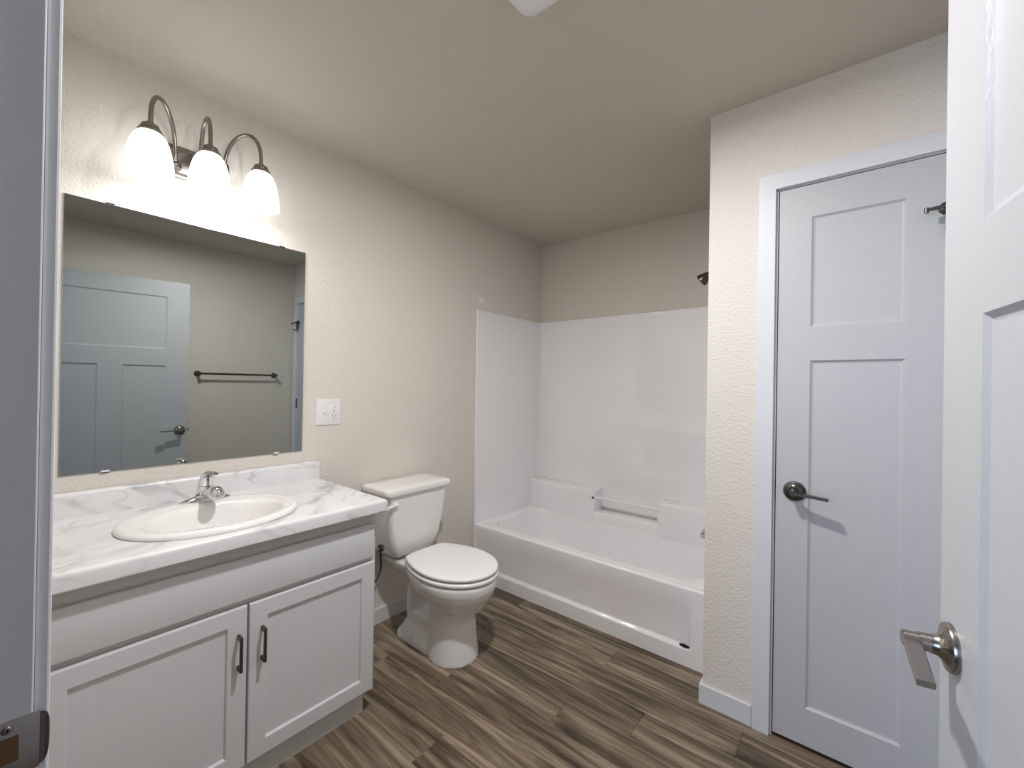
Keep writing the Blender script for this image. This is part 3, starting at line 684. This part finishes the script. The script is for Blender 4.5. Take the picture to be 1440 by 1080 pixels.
# surround panel: plan profile extruded
PT = 1.820; x_l, x_r, y_b = .012, 1.512, YB-.014; path = [(x_l, YA+.004)]
R_ = .028
path += [(x_l+R_-R_*math.cos(a), y_b-R_+R_*math.sin(a)) for a in [PI/2*k/8 for k in range(9)]]
path += [(x_r-R_+R_*math.sin(a), y_b-R_+R_*math.cos(a)) for a in [PI/2*k/8 for k in range(9)]]
path += [(x_r, YA+.004)]
outer_ = [(.001, YA+.004)]+[(.001, YB-.001)]*9+[(XW-.001, YB-.001)]*9+[(XW-.001, YA+.004)]
n = len(path); b = MB()
lv_ = [(TZ-.002, 0), (1.62, 0)]+[(1.62+.197*k/8, .0075*(k/8)**2) for k in range(1, 9)]
v = [(x, y-(d if y > 2.6 else 0), z) for z, d in lv_ for x, y in path]+[(x+(ox-x)*.25, y+(oy-y)*.25-(.006 if y > 2.6 else 0), PT) for (x, y), (ox, oy) in zip(path, outer_)]+[(x, y, PT) for x, y in outer_]+[(x, y, TZ-.002) for x, y in outer_]
f = []
nr = len(lv_)+3
for q in range(nr-1): f += [(q*n+i, q*n+i+1, (q+1)*n+i+1, (q+1)*n+i) for i in range(n-1)]
f += [tuple(q*n for q in range(nr)), tuple(q*n+n-1 for q in reversed(range(nr)))]
b.add(v, f)
b.build('surround_wall', 'acrylic', tb, auto=50)
# front flange strips of the surround, running down to the floor
MB().box((.001, YA-.002, 0), (.014, YA+.010, PT), bev=.003).build('front_flange', 'acrylic', tb, auto=40)
MB().box((XW-.016, YA-.002, TZ), (XW-.001, YA+.010, PT), bev=.003).build('front_flange', 'acrylic', tb, auto=40)
# ledges
YL = 2.695
def ledge(x0, x1, z1): return MB().box((x0, YL, .30), (x1, y_b+.005, z1), bev=.012, seg=4).build('shelf', 'acrylic', tb, auto=60)
ledge(.006, .580, .575); ledge(1.030, 1.518, .575)
MB().box((.55, YL+.002, .30), (1.06, y_b+.005, .425), bev=.010, seg=3).build('soap_ledge', 'acrylic', tb, auto=60)
MB().tube([(.572, YL+.035, .520), (1.038, YL+.035, .520)], .0095, n=20).build('grab_bar', 'acrylic', tb, auto=60)
MB().lathe([(.0001, 0), (.008, 0), (.008, .002), (.0001, .002)], frame((.572, YL-.0015, .524), (1, 0, 0), (0, 0, 1)), 16).build('bar_screw_hole', 'dark', tb)
MB().lathe([(.0001, 0), (.018, 0), (.018, .003), (.0001, .003)], Matrix.Translation((1.394, YA+.004, .093)) @ Matrix.Rotation(PI/2, 4, 'X') @ Matrix.Scale(.42, 4, (0, 1, 0)) @ Matrix.Scale(1.35, 4, (1, 0, 0)), 24).build('apron_vent_hole', 'dark', tb)
MB().lathe([(.0001, .0), (.03, .0), (.032, .002), (.0001, .006)], Matrix.Translation((1.22, 2.43, .067)), 24).build('drain', 'chrome', tb, auto=40)

# tub spout and shower head
ts = thing('tub_spout', 'chrome tub spout with diverter knob at the right end of the bathtub', 'tub spout', (1.51, 2.45, .53))
MB().tube([(1.511, 2.45, .545), (1.47, 2.45, .545), (1.42, 2.45, .543), (1.392, 2.45, .534), (1.380, 2.45, .515), (1.378, 2.45, .500)], [.032, .029, .027, .026, .023, .021], n=28).build('spout_body', 'chrome', ts, auto=50)
MB().tube([(1.392, 2.45, .555), (1.392, 2.45, .582)], .004).lathe([(.0001, .0), (.012, .0), (.013, .006), (.0001, .008)], Matrix.Translation((1.392, 2.45, .578)), 16).build('diverter_knob', 'chrome', ts, auto=40)
sh = thing('shower_head', 'metal shower head sticking out past the alcove corner', 'shower head', (XW, 2.45, 1.95))
MB().tube([(1.527, 2.45, 1.965), (1.49, 2.45, 1.972), (1.43, 2.45, 1.958), (1.395, 2.45, 1.935)], .0105, n=16).lathe([(.0001, 0), (.030, 0), (.028, .004), (.010, .010)], Matrix.Translation((1.5275, 2.45, 1.965)) @ Matrix.Rotation(-PI/2, 4, 'Y'), 28).build('shower_arm', 'darknickel', sh, auto=40)
T = frame((1.395, 2.45, 1.935), (0, 1, 0), Vector((-.80, 0, -.60)).cross(Vector((0, 1, 0))))
MB().lathe([(.0001, -.004), (.012, -.004), (.014, .008), (.020, .02), (.028, .04), (.034, .058), (.034, .066), (.030, .069), (.0001, .070)], T, 32).build('spray_head', 'darknickel', sh, auto=40)

# ---------------------------------------------------------------- towel bar
bar = thing('towel_bar', 'dark nickel towel bar on the right wall, seen in the mirror', 'towel bar', (XR, 1.40, 1.364))
for y in (1.098, 1.700):
    MB().lathe([(.0001, .0005), (.024, .0005), (.024, .005), (.017, .010), (.012, .022), (.013, .050), (.0135, .066), (.010, .070), (.0001, .070)], frame((XR, y, 1.364), (0, 0, 1), (0, 1, 0)) if (Vector((0,0,1)).cross(Vector((0,1,0)))).x < 0 else frame((XR, y, 1.364), (0, 1, 0), (0, 0, 1)), 28).build('bracket', 'darknickel', bar, auto=40)
MB().tube([(XR-.055, 1.098, 1.364), (XR-.055, 1.700, 1.364)], .0085, n=18).build('bar', 'darknickel', bar, auto=50)

# ---------------------------------------------------------------- ceiling light
FCX, FCY = 1.367, .875
cl = thing('exhaust_fan_light', 'square white bathroom exhaust fan cover with a light lens on the ceiling', 'exhaust fan', (FCX, FCY, H))
MB().loft([rr(FCX, FCY, .142, .142, .040, H-.0005), rr(FCX, FCY, .146, .146, .040, H-.006), rr(FCX, FCY, .146, .146, .040, H-.016), rr(FCX, FCY, .142, .142, .040, H-.024), rr(FCX, FCY, .132, .132, .028, H-.031), rr(FCX, FCY, .11, .11, .028, H-.034), rr(FCX, FCY, .075, .075, .028, H-.035)]).build('grille', 'glasslight', cl, smooth=True, auto=50)
MB().lathe([(.066, -.034), (.066, -.040), (.062, -.043), (.055, -.043), (.054, -.036), (.054, -.034)], Matrix.Translation((FCX, FCY, H)), 40, cap0=False, cap1=False).build('lens_ring', 'plastic', cl, auto=40)
MB().lathe([(.0536, -.0355), (.050, -.041), (.035, -.045), (.0001, -.047)], Matrix.Translation((FCX, FCY, H)), 40, cap0=False).build('light_lens', 'lens', cl, smooth=True)
l = bpy.data.lights.new('fan_light', 'AREA'); l.shape = 'DISK'; l.size = .10; l.energy = FAN_W; l.color = FAN_COL
o = bpy.data.objects.new('fan_light', l); C.objects.link(o); o.location = (FCX, FCY, H-.050)
